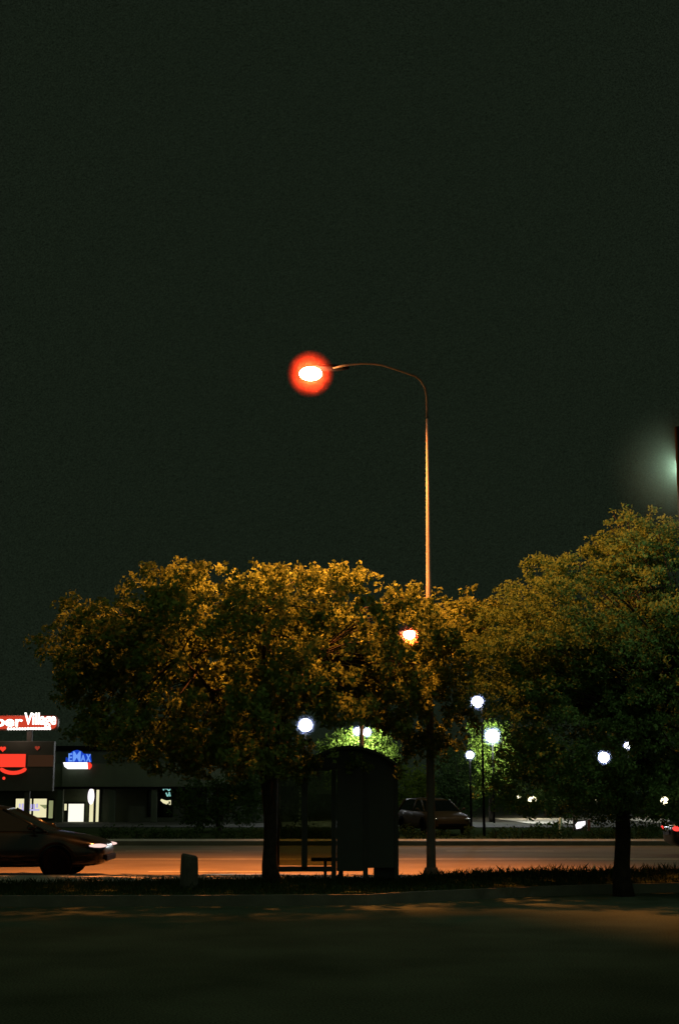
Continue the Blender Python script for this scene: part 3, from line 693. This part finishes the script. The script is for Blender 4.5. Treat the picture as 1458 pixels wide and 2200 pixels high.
def word(txt, x0px, x1px, basepx, hpx, m, name, D_, par, dd=-.08, bold=.02, u_=u4, asc=1.0):
    b0 = P(x0px, basepx, D_); o, wd = text_mesh(txt, name, m, par, (b0.x, D_ + dd, b0.z), hpx * u_, .05, 1.0, bold)
    k = (P(x1px, basepx, D_).x - b0.x) / wd
    o.scale = (k, 1, 1); return o
word('ber', -8, 50, 1561, 22, M['e_white'], 'letters', D4, ps, bold=.022)
word('Village', 53, 121, 1565, 33, M['e_white'], 'letters', D4, ps, bold=.022)
mb = MB()
for k in range(7): mb.box((s4(20 + 6 * k - 0, 1566).x, D4 - .1, s4(0, 1566).z), (.085, .04, .1), bev=.02)
for k in range(9): mb.box((s4(62 + 5.8 * k, 1566).x, D4 - .1, s4(0, 1565.5).z), (.085, .04, .1), bev=.02)
mb.build('small_lettering', M['e_white'], ps)
mb = MB(); mb.box(((xl + P(117, 1600, D4).x) / 2, D4 + .15, (s4(0, 1592).z + s4(0, 1700).z) / 2), (P(117, 1600, D4).x - xl, .3, s4(0, 1592).z - s4(0, 1700).z), bev=.02); mb.build('panel_box', M['panel'], ps)
for px in (-140, -60, 62): MB().box((P(px, 1600, D4).x, D4 + .17, s4(0, 1569).z / 2), (.2, .2, s4(0, 1569).z), bev=.02).build('post', M['dark'], ps)
def board(x0, x1, y0, y1, m, name, dd, th=.02):
    a = s4(x0, y0); b = s4(x1, y1); MB().box(((a.x + b.x) / 2, D4 + dd, (a.z + b.z) / 2), (b.x - a.x, th, a.z - b.z), bev=.004).build(name, m, ps)
board(-60, 55, 1620, 1648, M['e_red'], 'red_panel', -.015)
board(61, 115, 1622, 1647, M['e_brown'], 'dim_panel', -.015)
mb = MB(); c = s4(27, 1640); pts = []
for k in range(13):
    a = R(205 + 130 * k / 12); pts.append(P(29 + 30 * math.cos(a), 1645 - 17 * math.sin(a) - 1.5, D4 - .03))
mb.tube(pts, [.04] + [.075] * 11 + [.05], 8); mb.build('neon_smile', M['e_red'], ps, True)
def heart(px, py, s_, m):
    c = P(px, py, D4); poly = []
    for k in range(24):
        a = 2 * math.pi * k / 24; poly.append((c.x + s_ * math.sin(a) ** 3, c.z + s_ * (13 * math.cos(a) - 5 * math.cos(2 * a) - 2 * math.cos(3 * a) - math.cos(4 * a)) / 16))
    MB().slab(poly, D4 - .03, D4 - .005).build('neon_heart', m, ps)
heart(7, 1609, .125, M['e_red']); heart(81, 1607, .1, M['e_reddim'])
MB().ball(P(9, 1672, D4), .06, .03, .06, 12, 8).build('neon_dot', M['e_red'], ps, True)
lamp('sign_glow', s4(30, 1552, -.6), 60, (1, .6, .45), ps, .3)

# ------------------------------------------------------------------ shop building at the left
D5 = 78.0; u5 = D5 / F
def s5(px, py, dd=0): return P(px, py, D5 + dd)
bd = thing('shop_building', (s5(200, 1700).x, D5, 0), 'long low shop building with lit windows behind the sign at the left', 'building')
def bpart(x0, x1, y0, y1, d0_, d1_, m, name, par=None, bev=0, zmin=None):
    a = s5(x0, y0); b = s5(x1, y1); zb = b.z if zmin is None else zmin
    return MB().box(((a.x + b.x) / 2, D5 + (d0_ + d1_) / 2, (a.z + zb) / 2), (b.x - a.x, d1_ - d0_, a.z - zb), bev=bev).build(name, m, par or bd)
bpart(-420, 640, 1612, 1772, 2.0, 10, M['wall'], 'wall', zmin=0)
bpart(-430, 650, 1600, 1611, 1.9, 10.1, M['trim'], 'parapet')
bpart(133, 640, 1640, 1690, .3, 1.99, M['fascia'], 'fascia')
bpart(-425, 645, 1691, 1695, .2, 1.99, M['trim'], 'canopy')
bpart(-420, 130, 1640, 1690, .6, 1.99, M['fascia'], 'fascia')
for px in (128, 240, 330, 450, 560): MB().box((s5(px, 1700).x, D5 + .45, s5(0, 1695).z / 2), (.3, .3, s5(0, 1695).z), bev=.02).build('column', M['wall'], bd)
def win(x0, x1, y0, y1, m, name='window'):
    a = s5(x0, y0, 1.97); b = s5(x1, y1, 1.97); w_, h_ = b.x - a.x, a.z - b.z; cx_, cz_ = (a.x + b.x) / 2, (a.z + b.z) / 2
    fr = MB(); f = .07
    for ox, oz, ww, hh in ((0, h_ / 2 + f / 2, w_ + 2 * f, f), (0, -h_ / 2 - f / 2, w_ + 2 * f, f), (-w_ / 2 - f / 2, 0, f, h_), (w_ / 2 + f / 2, 0, f, h_)):
        fr.box((cx_ + ox, D5 + 1.96, cz_ + oz), (ww, .1, hh))
    fo = fr.build(name, M['trim'], bd)
    MB().box((cx_, D5 + 1.98, cz_), (w_, .02, h_)).build('pane', m, fo)
    return fo
wf = win(35, 69, 1716, 1754, M['e_win']); win(72, 100, 1716, 1756, M['e_win']); win(106, 114, 1720, 1758, M['e_dim'])
win(139, 144, 1727, 1741, M['e_win']); 
dr = win(148, 180, 1727, 1769, M['e_winw'], 'door')
o = MB().slab([(s5(154, 0, 1.94).x, s5(0, 1729, 1.94).z), (s5(176, 0, 1.94).x, s5(0, 1729, 1.94).z), (s5(165, 0, 1.94).x, s5(0, 1738, 1.94).z)], D5 + 1.93, D5 + 1.95).build('door_transom_panel', M['e_dim'], bd)
win(194, 203, 1696, 1767, M['e_win']); win(205.5, 212, 1697, 1767, M['e_win'])
MB().ball(s5(196, 1711, 1.6), 7 * u5, .12, 17 * u5, 16, 12).build('lit_banner', M['e_pink'], bd, True)
win(320, 345, 1700, 1752, M['carglass']); win(347, 369, 1696, 1752, M['carglass'])
# lettering strokes on the lit window, unreadable
mb = MB()
for k in range(7): mb.box((s5(43 + 6.2 * k, 1732, 1.9).x, D5 + 1.9, s5(0, 1731 + (k % 3), 1.9).z), (.1, .02, .22 + .06 * (k % 2)), rz=0, bev=.008)
mb.box((s5(64, 1739, 1.9).x, D5 + 1.9, s5(0, 1740, 1.9).z), (1.1, .02, .1), bev=.01)
mb.build('window_lettering', M['e_lav'], bd)
# cyan neon and a bright ledge in the far window
mb = MB()
for a, b_ in (((349, 1694), (361, 1695)), ((358, 1693), (363, 1699)), ((363, 1699), (367, 1694)), ((357, 1703), (360, 1711)), ((361, 1711), (364, 1702)), ((364, 1702), (366, 1711)), ((351, 1694), (352, 1698))):
    mb.tube([s5(*a, 1.88), s5(*b_, 1.88)], .03, 6)
mb.build('neon_tube', M['e_cyan'], bd)
mb = MB(); mb.tube([s5(346, 1718, 1.88), s5(352, 1722, 1.88), s5(358, 1724, 1.88), s5(367, 1724, 1.88)], [.05, .09, .1, .13], 8); mb.build('lit_shelf', M['e_win'], bd)
# shop sign: letters over a white bar with a red end
sg = thing('shop_sign', s5(168, 1640), 'blue lit REMAX letters over a white bar with red end on the shop front', 'sign')
D6 = D5 - .05
def s6(px, py): return P(px, py, D6)
mb = MB(); arch = [(142, 1637), (146, 1628), (149, 1619), (157, 1613), (165, 1611), (173, 1613), (179, 1619), (194, 1620), (196, 1637)]
mb.slab([(s6(x, y).x, s6(x, y).z) for x, y in arch], D6 + .12, D6 + .2); mb.build('sign_board', M['e_bluedeep'], sg)
for ch, x0, x1, base, h, mm in (('R', 141.5, 146, 1636.5, 9, 'e_bluedeep'), ('E', 147, 155, 1636, 17, 'e_blue'), ('M', 156.5, 173, 1636, 21, 'e_blue'), ('A', 173.5, 183.5, 1636, 14, 'e_blue'), ('X', 184.5, 195, 1637, 16.5, 'e_blue')):
    word(ch, x0, x1, base, h, M[mm], 'letter', D6, sg, dd=.05, bold=.02, u_=u5)
mb = MB(); mb.slab([(s6(x, y).x, s6(x, y).z) for x, y in ((136, 1638), (188, 1638), (189, 1652), (146, 1652), (139, 1647))], D6, D6 + .15); mb.build('white_bar', M['e_bluewhite'], sg)
mb = MB(); mb.slab([(s6(x, y).x, s6(x, y).z) for x, y in ((188.3, 1638), (193, 1638), (197, 1643), (196.5, 1648), (192, 1653), (189.3, 1652))], D6, D6 + .15); mb.build('red_end', M['e_red'], sg)
lamp('shop_glow', s5(175, 1745, 1.2), 18, (1, .95, .6), bd, .4)

# ------------------------------------------------------------------ white lit panel across the road
D7 = 62.0
q = [P(x, y, D7) for x, y in ((1235, 1772), (1240, 1766), (1256, 1764), (1256, 1772), (1247, 1779), (1237, 1781))]
lp_ = thing('lit_panel_sign', (P(1248, 1780, D7).x, D7, 0), 'small white lit panel in a dark red frame across the road at the right', 'sign')
MB().slab([(p.x, p.z) for p in q], D7 - .03, D7).build('panel', M['e_panel'], lp_)
mb = MB(); a, b_ = P(1231, 1762, D7), P(1260, 1786, D7)
mb.box(((a.x + b_.x) / 2, D7 + .1, (a.z + b_.z) / 2), (b_.x - a.x, .18, a.z - b_.z), bev=.02); mb.build('sign_box', M['panel'], lp_)
for px in (1234, 1265): MB().box((P(px, 1780, D7).x, D7 + .09, P(0, 1761, D7).z / 2), (.12, .12, P(0, 1761, D7).z), bev=.01).build('post', M['redpost'], lp_)
MB().box((P(1257.6, 0, D7).x, D7 - .03, P(0, 1773, D7).z), (.03, .03, .3)).build('lit_edge', M['e_win'], lp_)

# ------------------------------------------------------------------ far trees, shrubs and hedges
def far_tree(px, ptop, pbot, rpx, d, label, m='leafd', n=190, leaf=.15, seed=1, cl=.34, per=26, name='far_tree', ry=None, grp='trees across the road'):
    c = P(px, (ptop + pbot) / 2, d); rz_ = (pbot - ptop) / 2 * d / F; rx = rpx * d / F
    bs = Vector((c.x, d, 0))
    lobs = [((c.x, d, c.z), (rx, ry or rx * .9, rz_), 3), ((c.x - rx * .4, d - .3, c.z - rz_ * .2), (rx * .6, rx * .6, rz_ * .7), 1), ((c.x + rx * .4, d + .2, c.z + rz_ * .15), (rx * .6, rx * .6, rz_ * .7), 1)]
    return tree(name, bs, max(.3, (c.z - rz_ * .6)), .11, lobs, n, cl, per, leaf, M[m], M['bark'], label, seed=seed, nlimb=5, twigs=20, group=grp)
far_tree(470, 1630, 1800, 95, 60, 'dark rounded tree in front of the shop building right of its neon window', seed=31)
far_tree(600, 1600, 1790, 90, 66, 'dark tree across the road behind the trunk of the broad tree', seed=32)
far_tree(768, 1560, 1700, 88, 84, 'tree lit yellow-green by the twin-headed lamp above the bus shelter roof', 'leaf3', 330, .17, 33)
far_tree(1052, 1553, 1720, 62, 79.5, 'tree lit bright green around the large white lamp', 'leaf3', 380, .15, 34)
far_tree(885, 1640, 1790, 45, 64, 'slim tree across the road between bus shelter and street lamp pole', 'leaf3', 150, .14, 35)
far_tree(975, 1600, 1790, 50, 68, 'dark tree across the road just right of the street lamp pole', seed=36)
far_tree(1170, 1570, 1745, 95, 96, 'wide dark tree behind the far car park below the feathery tree', n=260, leaf=.2, seed=37, cl=.45)
far_tree(1330, 1590, 1750, 90, 112, 'most distant dark tree, behind the pair of lamps seen through the feathery tree', n=260, leaf=.22, seed=38, cl=.5)
far_tree(1450, 1600, 1750, 80, 100, 'dark tree at the right edge behind the warm globe lamp', n=220, leaf=.2, seed=39, cl=.45)
def hedge(x0, x1, ptop, d, label, seed):
    g = np.random.default_rng(seed); a, b_ = P(x0, 1780, d).x, P(x1, 1780, d).x; h = P(0, ptop, d).z
    n = int((b_ - a) * 16); pts = np.stack([g.uniform(a, b_, n), d + g.uniform(-.45, .45, n), g.uniform(.05, 1, n) ** .7 * (h - .12)], 1)
    t = thing('hedge', ((a + b_) / 2, d, 0), label, 'hedge', 'hedges along the far pavement')
    mb = MB()
    for x in np.arange(a + .3, b_, .9): mb.tube([(x, d, -.02), (x + .05, d, h * .5), (x - .05, d, h * .8)], [.03, .025, .01], 5)
    mb.build('stem', M['bark'], t)
    quads('foliage', leaf_quads(pts, np.full(n, .2), [22] * n, .09, g), M['leafd'], t)
hedge(215, 560, 1775, 49, 'low dark hedge along the far pavement left of the broad tree trunk', 51)
hedge(605, 885, 1772, 49, 'low dark hedge along the far pavement seen through the bus shelter', 52)
hedge(880, 962, 1782, 49, 'short piece of low hedge along the far pavement in front of the tan hatchback', 55)
hedge(985, 1225, 1770, 49, 'low dark hedge along the far pavement holding the pale marker post', 53)
hedge(1250, 1700, 1776, 49, 'low dark hedge along the far pavement below the warm globe lamp at the right', 54)

# ------------------------------------------------------------------ render settings
sc.view_settings.view_transform = 'Standard'; sc.view_settings.look = 'None'
sc.view_settings.exposure = 0; sc.view_settings.gamma = 1
cy = sc.cycles
cy.use_denoising = True
try: cy.denoiser = 'OPENIMAGEDENOISE'
except Exception: pass
cy.max_bounces = 6; cy.diffuse_bounces = 3; cy.transparent_max_bounces = 16; cy.volume_bounces = 0; cy.transmission_bounces = 6
cy.sample_clamp_indirect = 4; cy.caustics_reflective = False; cy.caustics_refractive = False
cy.use_light_tree = True
